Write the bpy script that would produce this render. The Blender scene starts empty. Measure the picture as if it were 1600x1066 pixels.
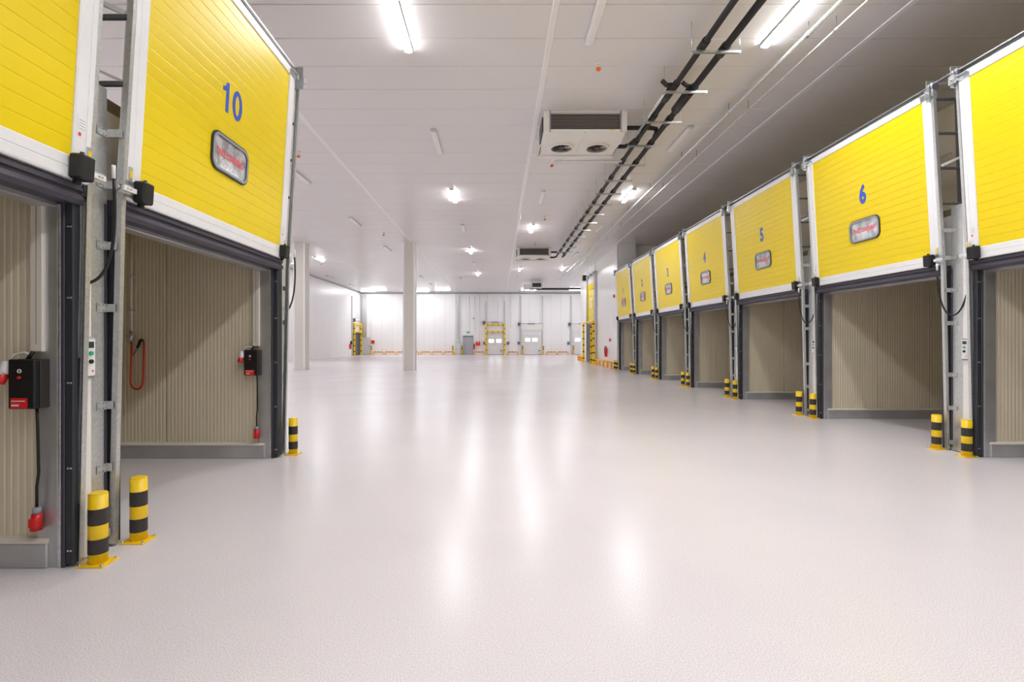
import bpy, bmesh, math, random
from mathutils import Vector, Matrix, Euler
random.seed(7)
PI = math.pi
sc = bpy.context.scene
col = sc.collection

# ------------------------------------------------------------------ camera, world, exposure
cam_d = bpy.data.cameras.new('camera')
cam_d.sensor_width = 36.0
cam_d.lens = 36.0 * 790 / 1600
cam_d.shift_x = 22 / 1600
cam_d.shift_y = -1 / 1600
cam_d.clip_start, cam_d.clip_end = 0.05, 200
cam = bpy.data.objects.new('camera', cam_d); col.objects.link(cam)
cam.location = (0, 0, 1.6); cam.rotation_euler = (PI / 2, 0, 0)
sc.camera = cam
world = bpy.data.worlds.new('world'); sc.world = world
world.use_nodes = True
world.node_tree.nodes['Background'].inputs[0].default_value = (0, 0, 0, 1)
world.node_tree.nodes['Background'].inputs[1].default_value = 0.0
sc.view_settings.view_transform = 'Standard'
sc.view_settings.look = 'None'
sc.view_settings.gamma = 1.0
sc.view_settings.use_curve_mapping = False
sc.view_settings.exposure = 0.9
sc.cycles.max_bounces = 20
sc.cycles.diffuse_bounces = 14
sc.cycles.glossy_bounces = 4
sc.cycles.sample_clamp_indirect = 8.0
LAMP = 75.0          # emission strength of a lit tube's diffuser
DAY = 2.6            # daylight behind the small windows of the far doors

CEIL = 6.90          # ceiling height
XR, XL = 6.72, -3.15  # planes of the dock walls
FAR, XLW = 56.0, -15.2

# ------------------------------------------------------------------ materials
M = {}
def mat(name, color, rough=0.5, metal=0.0, bump=None, var=None, emit=None, alpha=None, coat=0.0, spec=0.5):
    m = bpy.data.materials.new(name); m.use_nodes = True
    nt = m.node_tree; b = nt.nodes['Principled BSDF']
    b.inputs['Base Color'].default_value = (*color, 1)
    b.inputs['Roughness'].default_value = rough
    b.inputs['Metallic'].default_value = metal
    b.inputs['Specular IOR Level'].default_value = spec
    if coat: 
        b.inputs['Coat Weight'].default_value = coat; b.inputs['Coat Roughness'].default_value = 0.12
    tc = None
    def coord():
        nonlocal tc
        if tc is None: tc = nt.nodes.new('ShaderNodeTexCoord')
        return tc.outputs['Object']
    if var:                              # colour variation: (scale, amount)
        n = nt.nodes.new('ShaderNodeTexNoise'); n.inputs['Scale'].default_value = var[0]; n.inputs['Detail'].default_value = 4
        nt.links.new(coord(), n.inputs['Vector'])
        r = nt.nodes.new('ShaderNodeMapRange'); r.inputs[1].default_value = .3; r.inputs[2].default_value = .7
        r.inputs[3].default_value = 1 - var[1]; r.inputs[4].default_value = 1 + var[1]
        nt.links.new(n.outputs[0], r.inputs[0])
        mx = nt.nodes.new('ShaderNodeVectorMath'); mx.operation = 'SCALE'
        mx.inputs[0].default_value = color
        nt.links.new(r.outputs[0], mx.inputs['Scale'])
        nt.links.new(mx.outputs[0], b.inputs['Base Color'])
    if bump:                             # (scale, strength, distance)
        n = nt.nodes.new('ShaderNodeTexNoise'); n.inputs['Scale'].default_value = bump[0]; n.inputs['Detail'].default_value = 3
        nt.links.new(coord(), n.inputs['Vector'])
        bp = nt.nodes.new('ShaderNodeBump'); bp.inputs['Strength'].default_value = bump[1]; bp.inputs['Distance'].default_value = bump[2]
        nt.links.new(n.outputs[0], bp.inputs['Height']); nt.links.new(bp.outputs[0], b.inputs['Normal'])
    if emit:
        b.inputs['Emission Color'].default_value = (*emit[0], 1); b.inputs['Emission Strength'].default_value = emit[1]
    M[name] = m
    return m

mat('white_wall', (.89, .885, .885), .32, var=(.6, .015))
mat('white_column', (.70, .67, .62), .38, var=(.7, .02))
mat('joint', (.33, .32, .31), .6)
mat('cream_panel', (.66, .59, .445), .42, var=(1.2, .02))
mat('yellow_door', (.83, .625, .001), .34, bump=(160, .10, .002), spec=.35)
mat('groove_yellow', (.72, .50, .003), .4)
mat('alu_white', (.80, .80, .81), .34, var=(9, .02))
mat('zinc', (.68, .71, .73), .28, metal=.85, var=(30, .15))
mat('dark_steel', (.16, .17, .19), .42, metal=.6)
mat('jamb_steel', (.56, .57, .58), .36, metal=.75, var=(3, .10))
mat('rubber', (.028, .032, .038), .45)
mat('gasket', (.05, .044, .062), .55, bump=(60, .3, .004))
mat('blue_paint', (.025, .085, .56), .4)
mat('black_plastic', (.006, .0055, .0055), .5)
mat('brown_black', (.03, .024, .02), .5)
mat('red_plastic', (.62, .012, .012), .35)
mat('red_print', (.70, .05, .09), .5)
mat('red_paint', (.72, .02, .02), .4)
mat('orange_plastic', (.90, .16, .015), .4)
mat('orange_paint', (.93, .42, .01), .4)
mat('yellow_paint', (.90, .60, .008), .38)
mat('black_band', (.035, .028, .028), .5)
mat('white_plastic', (.78, .78, .76), .4)
mat('grey_plastic', (.30, .32, .36), .4)
mat('grey_door', (.42, .42, .46), .4)
mat('grey_cabinet', (.62, .63, .63), .4)
mat('pale_print', (.55, .57, .60), .5)
mat('green_plastic', (.01, .42, .22), .4)
mat('insulation', (.016, .014, .016), .6)
mat('dark_coil', (.035, .03, .028), .5)
mat('louvre', (.30, .27, .25), .45)
mat('fan_black', (.016, .016, .018), .38)
mat('unit_white', (.80, .785, .74), .38)
mat('ivory_conduit', (.70, .66, .58), .45)
mat('hose_red', (.62, .055, .012), .4)
mat('lamp_grey', (.70, .70, .69), .4)
mat('diffuser_off', (.82, .81, .80), .3)
mat('diffuser_lit', (.9, .9, .9), .4, emit=((.97, .975, 1.0), LAMP))
mat('daylight_pane', (.9, .9, .9), .2, emit=((.93, .97, 1.0), DAY))
mat('far_door_white', (.76, .75, .74), .36)
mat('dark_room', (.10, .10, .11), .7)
mat('sticker', (.8, .8, .8), .4)
mat('cream_dark', (.22, .19, .14), .5)  # cream darkened to deepen the shade on bay roofs and backs; also seams

# galvanised sheet with spangle
m = mat('galv', (.60, .61, .605), .34, metal=.72)
nt = m.node_tree; b = nt.nodes['Principled BSDF']
tc = nt.nodes.new('ShaderNodeTexCoord'); v = nt.nodes.new('ShaderNodeTexVoronoi'); v.inputs['Scale'].default_value = 55
nt.links.new(tc.outputs['Object'], v.inputs['Vector'])
r = nt.nodes.new('ShaderNodeMapRange'); r.inputs[3].default_value = .88; r.inputs[4].default_value = 1.08
nt.links.new(v.outputs['Color'], r.inputs[0])
s = nt.nodes.new('ShaderNodeVectorMath'); s.operation = 'SCALE'; s.inputs[0].default_value = (.62, .63, .62)
nt.links.new(r.outputs[0], s.inputs['Scale']); nt.links.new(s.outputs[0], b.inputs['Base Color'])

# window film: cloudy protective foil with wrinkles
m = mat('window_film', (.60, .60, .62), .16, coat=.6)
nt = m.node_tree; b = nt.nodes['Principled BSDF']
tc = nt.nodes.new('ShaderNodeTexCoord'); n = nt.nodes.new('ShaderNodeTexNoise'); n.inputs['Scale'].default_value = 5; n.inputs['Detail'].default_value = 4; n.inputs['Distortion'].default_value = 1.2
nt.links.new(tc.outputs['Object'], n.inputs['Vector'])
bp = nt.nodes.new('ShaderNodeBump'); bp.inputs['Strength'].default_value = .6; bp.inputs['Distance'].default_value = .03
nt.links.new(n.outputs[0], bp.inputs['Height']); nt.links.new(bp.outputs[0], b.inputs['Normal'])
cr = nt.nodes.new('ShaderNodeValToRGB'); cr.color_ramp.elements[0].position = .38; cr.color_ramp.elements[0].color = (.26, .255, .26, 1); cr.color_ramp.elements[1].position = .62; cr.color_ramp.elements[1].color = (.60, .59, .61, 1)
nt.links.new(n.outputs[0], cr.inputs[0]); nt.links.new(cr.outputs[0], b.inputs['Base Color'])

# ceiling panels: pale painted steel with fine ribs along X
m = mat('ceiling_panel', (.74, .715, .705), .30)
nt = m.node_tree; b = nt.nodes['Principled BSDF']
tc = nt.nodes.new('ShaderNodeTexCoord'); w = nt.nodes.new('ShaderNodeTexWave'); w.wave_type = 'BANDS'; w.bands_direction = 'Y'; w.wave_profile = 'SIN'
w.inputs['Scale'].default_value = 5.0
nt.links.new(tc.outputs['Object'], w.inputs['Vector'])
bp = nt.nodes.new('ShaderNodeBump'); bp.inputs['Strength'].default_value = .10; bp.inputs['Distance'].default_value = .004
nt.links.new(w.outputs[0], bp.inputs['Height']); nt.links.new(bp.outputs[0], b.inputs['Normal'])

# floor: quartz-speckled epoxy, half gloss
m = mat('epoxy_floor', (.70, .66, .68), .27)
nt = m.node_tree; b = nt.nodes['Principled BSDF']; L = nt.links.new
tc = nt.nodes.new('ShaderNodeTexCoord')
n1 = nt.nodes.new('ShaderNodeTexNoise'); n1.inputs['Scale'].default_value = 150; n1.inputs['Detail'].default_value = 3
n2 = nt.nodes.new('ShaderNodeTexNoise'); n2.inputs['Scale'].default_value = .55; n2.inputs['Detail'].default_value = 5
mp = nt.nodes.new('ShaderNodeMapping'); mp.inputs['Scale'].default_value = (.5, 1.6, 1)
n3 = nt.nodes.new('ShaderNodeTexNoise'); n3.inputs['Scale'].default_value = 1.1; n3.inputs['Detail'].default_value = 4
for n in (n1, n2): L(tc.outputs['Object'], n.inputs['Vector'])
L(tc.outputs['Object'], mp.inputs['Vector']); L(mp.outputs[0], n3.inputs['Vector'])
ramp = nt.nodes.new('ShaderNodeValToRGB')
ramp.color_ramp.elements[0].position = .36; ramp.color_ramp.elements[0].color = (.585, .55, .57, 1)
ramp.color_ramp.elements[1].position = .60; ramp.color_ramp.elements[1].color = (.81, .775, .80, 1)
L(n1.outputs[0], ramp.inputs[0])
r2 = nt.nodes.new('ShaderNodeMapRange'); r2.inputs[1].default_value = .3; r2.inputs[2].default_value = .7; r2.inputs[3].default_value = .965; r2.inputs[4].default_value = 1.03
L(n2.outputs[0], r2.inputs[0])
s = nt.nodes.new('ShaderNodeVectorMath'); s.operation = 'SCALE'
L(ramp.outputs[0], s.inputs[0]); L(r2.outputs[0], s.inputs['Scale']); L(s.outputs[0], b.inputs['Base Color'])
r3 = nt.nodes.new('ShaderNodeMapRange'); r3.inputs[1].default_value = .1; r3.inputs[2].default_value = .9; r3.inputs[3].default_value = .24; r3.inputs[4].default_value = .31
b.inputs['Roughness'].default_value = .25
bp = nt.nodes.new('ShaderNodeBump'); bp.inputs['Strength'].default_value = .05; bp.inputs['Distance'].default_value = .012
bp2 = nt.nodes.new('ShaderNodeBump'); bp2.inputs['Strength'].default_value = .06; bp2.inputs['Distance'].default_value = .002
L(n1.outputs[0], bp2.inputs['Height']); L(bp2.outputs[0], b.inputs['Normal'])

# ------------------------------------------------------------------ mesh helpers
class MB:
    def __init__(self): self.bm = bmesh.new(); self.mats = []
    def _mi(self, faces, mt):
        if mt is None: return
        if mt not in self.mats: self.mats.append(mt)
        for f in faces: f.material_index = self.mats.index(mt)
    def box(self, x0, x1, y0, y1, z0, z1, bev=0, mx=None, mt=None):
        x0, x1 = min(x0, x1), max(x0, x1); y0, y1 = min(y0, y1), max(y0, y1); z0, z1 = min(z0, z1), max(z0, z1)
        vs = [self.bm.verts.new((x, y, z)) for x in (x0, x1) for y in (y0, y1) for z in (z0, z1)]
        fs = [self.bm.faces.new([vs[i] for i in q]) for q in ((0,1,3,2),(4,6,7,5),(0,4,5,1),(2,3,7,6),(0,2,6,4),(1,5,7,3))]
        if bev:
            es = list({e for f in fs for e in f.edges})
            r = bmesh.ops.bevel(self.bm, geom=es, offset=bev, segments=1, affect='EDGES', profile=.5)
            fs = list({f for v in r['verts'] if v.is_valid for f in v.link_faces} | {f for f in fs if f.is_valid})
        if mx is not None:
            bmesh.ops.transform(self.bm, matrix=mx, verts=list({v for f in fs for v in f.verts}))
        self._mi(fs, mt)
        return self
    def bar(self, p0, p1, w, h, up=(0, 0, 1), mt=None, bev=0):
        """box beam from p0 to p1, w across, h along 'up'"""
        p0, p1 = Vector(p0), Vector(p1); d = (p1 - p0); L = d.length; d.normalize()
        u = Vector(up); sx = d.cross(u).normalized(); uz = sx.cross(d).normalized()
        mx = Matrix(((d.x, sx.x, uz.x, p0.x), (d.y, sx.y, uz.y, p0.y), (d.z, sx.z, uz.z, p0.z), (0, 0, 0, 1)))
        return self.box(0, L, -w/2, w/2, -h/2, h/2, bev=bev, mx=mx, mt=mt)
    def tube(self, pts, r, seg=10, mt=None, r2=None, cap=True):
        pts = [Vector(p) for p in pts]; n = len(pts); rings = []
        prev = None
        for i, p in enumerate(pts):
            d = (pts[min(i+1, n-1)] - pts[max(i-1, 0)]).normalized()
            if prev is None:
                a = Vector((0, 0, 1)) if abs(d.z) < .9 else Vector((1, 0, 0))
                s = d.cross(a).normalized()
            else:
                s = (prev - d * prev.dot(d)).normalized()
            prev = s; t = d.cross(s)
            rr = r if r2 is None else r + (r2 - r) * i / (n - 1)
            rings.append([self.bm.verts.new(p + s * (rr * math.cos(2*PI*k/seg)) + t * (rr * math.sin(2*PI*k/seg))) for k in range(seg)])
        fs = []
        for a, b_ in zip(rings, rings[1:]):
            for k in range(seg):
                f = self.bm.faces.new((a[k], a[(k+1) % seg], b_[(k+1) % seg], b_[k])); f.smooth = True; fs.append(f)
        if cap:
            fs.append(self.bm.faces.new(rings[0][::-1])); fs.append(self.bm.faces.new(rings[-1]))
        self._mi(fs, mt)
        return self
    def prism(self, outline, axis, a0, a1, mt=None):
        """outline: list of 2D points; axis 'x','y' or 'z' is the extrusion direction"""
        def P(u, v, a): return {'x': (a, u, v), 'y': (u, a, v), 'z': (u, v, a)}[axis]
        A = [self.bm.verts.new(P(u, v, a0)) for u, v in outline]; B = [self.bm.verts.new(P(u, v, a1)) for u, v in outline]
        n = len(outline); fs = [self.bm.faces.new(A[::-1]), self.bm.faces.new(B)]
        for k in range(n): fs.append(self.bm.faces.new((A[k], A[(k+1) % n], B[(k+1) % n], B[k])))
        self._mi(fs, mt)
        return self
    def ringprism(self, outer, inner, axis, a0, a1, mt=None):
        def P(u, v, a): return {'x': (a, u, v), 'y': (u, a, v), 'z': (u, v, a)}[axis]
        n = len(outer)
        R = [[self.bm.verts.new(P(u, v, a)) for u, v in o] for a in (a0, a1) for o in (outer, inner)]
        fs = []
        for k in range(n):
            j = (k+1) % n
            fs += [self.bm.faces.new((R[0][k], R[0][j], R[2][j], R[2][k])), self.bm.faces.new((R[1][k], R[3][k], R[3][j], R[1][j])),
                   self.bm.faces.new((R[2][k], R[2][j], R[3][j], R[3][k])), self.bm.faces.new((R[0][k], R[1][k], R[1][j], R[0][j]))]
        self._mi(fs, mt)
        return self
    def mesh(self, name, mt=None):
        bmesh.ops.recalc_face_normals(self.bm, faces=self.bm.faces)
        me = bpy.data.meshes.new(name); self.bm.to_mesh(me); self.bm.free()
        for x in (self.mats or [mt]): me.materials.append(M[x])
        return me
    def build(self, name, mt=None, parent=None, **kw):
        return link(name, self.mesh(name, mt), parent, **kw)

def link(name, me, parent=None, loc=None, rot=None):
    o = bpy.data.objects.new(name, me); col.objects.link(o)
    if parent: o.parent = parent
    if loc: o.location = loc
    if rot: o.rotation_euler = rot
    return o
def tag(o, label, cat, group=None, kind=None):
    o['label'] = label; o['category'] = cat
    if group: o['group'] = group
    if kind: o['kind'] = kind
    return o
def empty(name, loc=(0, 0, 0), rot=(0, 0, 0)):
    o = bpy.data.objects.new(name, None); o.empty_display_size = .1; col.objects.link(o)
    o.location = loc; o.rotation_euler = rot
    return o
def thing(name, label, cat, loc=(0, 0, 0), rot=(0, 0, 0), group=None):
    return tag(empty(name, loc, rot), label, cat, group)
def struct(o): o['kind'] = 'structure'; return o
def dup(root, loc=None, rot=None, label=None, group=None):
    r = root.copy(); col.objects.link(r)
    if loc is not None: r.location = loc
    if rot is not None: r.rotation_euler = rot
    if label: r['label'] = label
    if group: r['group'] = group
    for ch in root.children:
        c = ch.copy(); col.objects.link(c); c.parent = r
        for g in ch.children:
            d = g.copy(); col.objects.link(d); d.parent = c
    return r
def rrect(w, h, r, n=5, cu=0, cv=0):
    pts = []
    for cx, cy, a0 in ((w/2-r, h/2-r, 0), (-w/2+r, h/2-r, 90), (-w/2+r, -h/2+r, 180), (w/2-r, -h/2+r, 270)):
        for k in range(n+1):
            a = math.radians(a0 + 90*k/n); pts.append((cu + cx + r*math.cos(a), cv + cy + r*math.sin(a)))
    return pts
TEXTROT = Matrix(((0, 0, 1, 0), (1, 0, 0, 0), (0, 1, 0, 0), (0, 0, 0, 1)))   # text x -> local y, text y -> local z, faces +x
def text_mesh(s, size, mt, sx=1.0, bold=0.0, depth=.002, rotm=TEXTROT):
    cu = bpy.data.curves.new('text', 'FONT'); cu.body = s; cu.size = size; cu.align_x = 'CENTER'; cu.align_y = 'CENTER'
    cu.extrude = depth; cu.offset = bold; cu.resolution_u = 4
    o = bpy.data.objects.new('text', cu); col.objects.link(o)
    dg = bpy.context.evaluated_depsgraph_get()
    me = bpy.data.meshes.new_from_object(o.evaluated_get(dg))
    bpy.data.objects.remove(o)
    me.transform(rotm @ Matrix.Diagonal((sx, 1, 1, 1)))
    me.materials.clear(); me.materials.append(M[mt])
    return me
NUM = {'1':'one','2':'two','3':'three','4':'four','5':'five','6':'six','7':'seven','10':'ten'}
ORD = ['first', 'second', 'third', 'fourth', 'fifth', 'sixth', 'seventh', 'eighth', 'ninth', 'tenth', 'eleventh', 'twelfth', 'thirteenth', 'fourteenth', 'fifteenth', 'sixteenth', 'seventeenth']

# ------------------------------------------------------------------ floor, ceiling
struct(MB().box(-15.6, 14.2, -10.2, 56.4, -.2, 0).build('floor', 'epoxy_floor'))

ceil = struct(MB().box(-15.6, 14.2, -10.2, 56.4, CEIL+.035, CEIL+.25).build('ceiling', 'joint'))
seams = [-15.3, -10.24, -4.66, .92, 6.50, 12.08]
PW = .90
def ceil_panel(w, d):
    x, y, e = w/2, d/2 - .006, .008
    mb = MB()
    mb.prism([(-y, .035), (-y, e), (-y+e, 0), (y-e, 0), (y, e), (y, .035)], 'x', -x, x)
    return mb.mesh('panel', 'ceiling_panel')
y0c = 7.975 - PW * 8                      # joints on the photograph's lattice
far_mb = MB()
for i in range(len(seams)):
    xa = seams[i]; xb = seams[i+1] if i+1 < len(seams) else 14.0
    me = ceil_panel(xb - xa - .03, PW)
    for k in range(-11, 63):
        yc = y0c + PW * (k + .5)
        if yc > 55.9: break
        if k < 48 and k >= 0 and i < 5:
            link('panel', me, ceil, ((xa+xb)/2, yc, CEIL))
        else:
            yy0, yy1 = yc - PW/2 + .006, min(yc + PW/2 - .006, 56.0)
            far_mb.prism([(yy0, CEIL+.035), (yy0, CEIL+.008), (yy0+.008, CEIL), (yy1-.008, CEIL), (yy1, CEIL+.008), (yy1, CEIL+.035)], 'x', xa+.015, xb-.015)
fo = far_mb.build('far_panels', 'ceiling_panel', ceil); fo['kind'] = 'stuff'
for i, x in enumerate(seams[1:5]):        # cover strips over the long seams
    t = MB().prism([(x-.06, CEIL+.001), (x-.045, CEIL-.012), (x+.045, CEIL-.012), (x+.06, CEIL+.001)], 'y', -10, 56).build('trim_%d' % (i+1), 'diffuser_off'); struct(t)

# ------------------------------------------------------------------ walls of upright sandwich panels
def panel_wall(name, p0, p1, z0, z1, inward, pitch=1.15, mt='white_wall', thick=.15, panels=True):
    """wall from p0 to p1 (x,y); inward = unit (x,y) the finished face looks to"""
    p0, p1 = Vector(p0), Vector(p1); d = p1 - p0; L = d.length; d.normalize(); n = Vector(inward)
    def q(a, o, z): v = p0 + d*a + n*o; return (v.x, v.y, z)
    mx = Matrix(((d.x, n.x, 0, p0.x), (d.y, n.y, 0, p0.y), (0, 0, 1, 0), (0, 0, 0, 1)))
    core = struct(MB().box(0, L, -thick-.03, -.03, z0, z1, mx=mx).build(name, 'joint'))
    if panels:
        k = max(1, round(L / pitch)); w = L / k
        for i in range(k):
            c = p0 + d * (w * (i + .5))
            o = link('panel', PM(w, z0, z1, mt), core); o.matrix_local = Matrix(((d.x, n.x, 0, c.x), (d.y, n.y, 0, c.y), (0, 0, 1, 0), (0, 0, 0, 1)))
    return core
_pm = {}
def PM(w, z0, z1, mt):
    key = (round(w, 3), z0, z1, mt)
    if key not in _pm:
        x = w/2 - .005
        _pm[key] = MB().prism([(-x, -.03), (-x, -.006), (-x+.008, 0), (x-.008, 0), (x, -.006), (x, -.03)], 'z', z0, z1).mesh('panel', mt)
    return _pm[key]
_rp = {}
def ribbed(w, z0, z1, mt='cream_panel', pitch=.05):
    """micro-ribbed cladding sheet, local x along the wall, y = outward"""
    key = (round(w, 3), z0, z1, mt)
    if key not in _rp:
        n = max(2, round(w / pitch)); p = (w - .012) / n; x = -w/2 + .006; pts = [(x, -.03)]
        for i in range(n):
            a = x + i*p
            pts += [(a + p*.10, -.004), (a + p*.22, 0), (a + p*.78, 0), (a + p*.90, -.004)]
        pts.append((x + n*p, -.03))
        _rp[key] = MB().prism(pts, 'z', z0, z1).mesh('panel', mt)
    return _rp[key]

panel_wall('wall_back', (XLW, FAR), (14, FAR), 0, CEIL+.03, (0, -1))
panel_wall('wall_left', (XLW, 7.2), (XLW, FAR), 0, CEIL+.03, (1, 0))
struct(MB().box(-15.4, -5.9, 7.05, 7.2, 0, CEIL+.03).build('wall_left', 'white_wall'))     # return wall at the end of the left dock row
struct(MB().box(-6.2, -6.05, -10, 7.05, 3.5, CEIL+.03).build('wall_left', 'cream_panel'))      # outer wall above the left docks
struct(MB().box(-15.4, 14.2, -10.2, -10, 0, CEIL+.03).build('wall_front', 'white_wall'))
struct(MB().box(10.2, 10.35, -10, 28.3, 0, CEIL+.03).build('wall_right', 'cream_panel'))       # outer wall behind the right docks
struct(MB().box(7.46, 10.35, 28.3, 28.45, 0, CEIL+.03).build('wall_right', 'white_wall'))
panel_wall('wall_right', (7.46, 27.8), (6.6, 27.8), 0, CEIL+.03, (0, -1), pitch=.86)
struct(MB().box(7.43, 7.58, 27.8, 28.3, 0, CEIL+.03).build('wall_right', 'white_wall'))
w_r1 = panel_wall('wall_right', (6.6, 27.83), (6.6, 34.0), 0, CEIL+.03, (-1, 0), pitch=1.1)
w_r2 = panel_wall('wall_right', (6.6, 36.8), (6.6, 40.4), 0, CEIL+.03, (-1, 0), pitch=1.1)
panel_wall('wall_right', (6.6, 34.0), (6.6, 36.8), 2.85, CEIL+.03, (-1, 0), pitch=1.4)
struct(MB().box(6.63, 14.2, 40.25, 40.4, 0, CEIL+.03).build('wall_right', 'white_wall'))
struct(MB().box(14.0, 14.15, 40.4, 56.2, 0, CEIL+.03).build('wall_right', 'white_wall'))
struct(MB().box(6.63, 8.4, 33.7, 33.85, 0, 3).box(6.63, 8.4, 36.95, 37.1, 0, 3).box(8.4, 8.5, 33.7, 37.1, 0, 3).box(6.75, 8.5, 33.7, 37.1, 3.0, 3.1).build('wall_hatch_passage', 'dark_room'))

# cornice conduit along the far and left wall heads
struct(MB().tube([(XLW+.09, 55.85, CEIL-.10), (13.9, 55.85, CEIL-.10)], .05, 8).build('trim_5', 'grey_plastic'))
struct(MB().tube([(XLW+.07, 7.5, CEIL-.06), (XLW+.07, 55.8, CEIL-.06)], .035, 8).build('trim_6', 'grey_plastic'))

# ------------------------------------------------------------------ columns
for cx in (-10.69, -4.79):
    c = struct(MB().box(-.30, .30, -.32, .32, 0, CEIL, bev=.012).build('column', 'white_column', loc=(cx, 27.5, 0)))
    for sx in (-1, 1):
        for sy in (-1, 1):
            MB().box(sx*.24, sx*.312, sy*.308, sy*.332, 0, CEIL-.01).build('corner_strip', 'white_wall', c)

# ------------------------------------------------------------------ dock rows
HW = 1.46            # half width of an opening
HEAD = 2.58
ROOF = 3.55
SL = .058            # lean of the lift tracks
def RZ(side): return PI if side == 'right' else 0.0
def XW(side): return XR if side == 'right' else XL

right_posts = [3.79 + 3.40*k for k in range(7)] + [27.56]
left_posts = [.48, 3.78, 7.22]
right_doors = [('7', 5.49), ('6', 8.89), ('5', 12.29), ('4', 15.69), ('3', 19.09), ('2', 22.49), ('1', 25.88)]
left_doors = [('11', 2.13), ('10', 5.43)]

# --- bay shells
def bay_partition(side, y0, y1, far_end=False):
    depth = 3.2 if side == 'right' else 2.75
    s = 1 if side == 'right' else -1
    xw = XW(side); xb = xw + s*depth
    core = struct(MB().box(xw, xb, y0+.03, y1-.03, 0, 3.45).build('wall_bay', 'cream_panel'))
    n = 2 if side == 'left' else 3
    w = depth / n
    for i in range(n):                                   # cladding that looks back at the camera
        cx = xw + s*w*(i+.5)
        o = link('panel', ribbed(w, .17, 3.45), core); o.matrix_local = Matrix(((1, 0, 0, cx), (0, -1, 0, y0), (0, 0, 1, 0), (0, 0, 0, 1)))
    MB().box(xw+s*.01, xb, y0-.05, y0+.03, 0, .175, bev=.008).build('kerb', 'jamb_steel', core)
    MB().prism([(y0-.055, .175), (y0-.055, .19), (y0-.035, .205), (y0+.02, .215), (y0+.02, .175)], 'x', xw+s*.01, xb).build('kerb_cap', 'ivory_conduit', core)
    MB().box(xw, xb, y1-.03, y1+.0, 0, 3.45).build('sheet', 'cream_panel', core)
    return core
rp = right_posts
for p in rp: bay_partition('right', p-.24, p+.24)
bay_partition('left', 3.59, 3.97); bay_partition('left', .29, .67); bay_partition('left', 6.89, 7.05)
# roofs, lintel walls, back walls
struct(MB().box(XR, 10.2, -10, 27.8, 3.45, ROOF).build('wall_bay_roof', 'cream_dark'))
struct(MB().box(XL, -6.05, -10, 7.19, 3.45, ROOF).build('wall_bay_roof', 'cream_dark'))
struct(MB().box(XR, XR+.12, 3.55, 27.8, HEAD, 3.45).build('wall_lintel', 'alu_white'))
struct(MB().box(XL, XL-.12, .29, 7.19, HEAD, 3.45).build('wall_lintel', 'alu_white'))
struct(MB().box(XR, XR+.15, -10, 3.55, 0, ROOF).build('wall_dock', 'white_wall'))
struct(MB().box(XL, XL-.15, -10, .29, 0, ROOF).build('wall_dock', 'white_wall'))
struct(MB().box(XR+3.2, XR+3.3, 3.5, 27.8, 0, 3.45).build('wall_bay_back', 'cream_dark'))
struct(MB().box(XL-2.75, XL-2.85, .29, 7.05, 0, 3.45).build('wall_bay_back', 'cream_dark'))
for (nm, yc) in left_doors:                              # raised yellow outer door over each left bay's far end
    t = thing('outer_gate', 'edge of raised yellow outer door deep inside the %s left dock bay' % ('nearest' if nm == '11' else 'number 10'), 'outer door', (XL-1.80, yc, 3.16))
    MB().box(-.72, 0, -1.45, 1.45, 0, .05, bev=.006).build('leaf', 'yellow_door', t)
    MB().box(-.74, .02, -1.455, -1.40, .05, .08).box(-.74, .02, 1.40, 1.455, .05, .08).build('edge_rail', 'galv', t)

# --- dock seal: galvanised jambs and black gaskets round each opening (local: x to the room, y along the wall)
def dock_seal(side, yc, label):
    t = thing('dock_seal', label, 'door frame', (XW(side), yc, 0), (0, 0, RZ(side)), 'door frames of the dock openings'); t['kind'] = 'thing'
    for sy in (-1, 1):
        def B(x0, x1, a, b_, z0, z1): return (x0, x1, sy*a, sy*b_, z0, z1)
        MB().box(*B(-.10, .05, HW-.03, HW+.012, 0, HEAD-.02), bev=.004).build('jamb', 'jamb_steel', t)
        MB().box(*B(.05, .075, HW-.035, HW+.02, 0, HEAD-.02), bev=.004).build('edge_profile', 'zinc', t)
        MB().box(*B(.075, .105, HW-.04, HW+.02, 0, HEAD), bev=.006).build('brush_gasket', 'gasket', t)
        g = MB().box(*B(.105, .165, HW-.035, HW+.03, .02, HEAD), bev=.008).build('side_gasket', 'rubber', t)
        sc_ = MB()
        for z in (.12, .70, 1.3, 1.9, 2.4):
            sc_.tube([(.13, sy*(HW-.036), z), (.13, sy*(HW-.042), z)], .007, 6).tube([(.15, sy*(HW-.036), z), (.15, sy*(HW-.042), z)], .007, 6)
        sc_.build('screws', 'zinc', g)
    MB().box(-.10, .04, -HW, HW, HEAD-.04, HEAD, bev=.004).build('head_profile', 'jamb_steel', t)
    MB().prism([(.0, HEAD-.005), (.19, HEAD-.02), (.215, HEAD+.01), (.205, HEAD+.045), (.19, HEAD+.05), (.19, HEAD+.07), (.21, HEAD+.075), (.205, HEAD+.115), (.0, HEAD+.115)], 'y', -HW-.03, HW+.03).build('head_gasket', 'gasket', t)
    return t
nth = {'7': 'nearest right-hand', '6': 'sixth', '5': 'fifth', '4': 'fourth', '3': 'third', '2': 'second', '1': 'farthest right-hand', '10': 'large left-hand', '11': 'nearest left-hand'}
for nm, yc in right_doors: dock_seal('right', yc, 'steel jambs and black gasket under the %s yellow dock door' % nth[nm])
for nm, yc in left_doors: dock_seal('left', yc, 'steel jambs and black gasket under the %s yellow dock door' % nth[nm])

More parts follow.
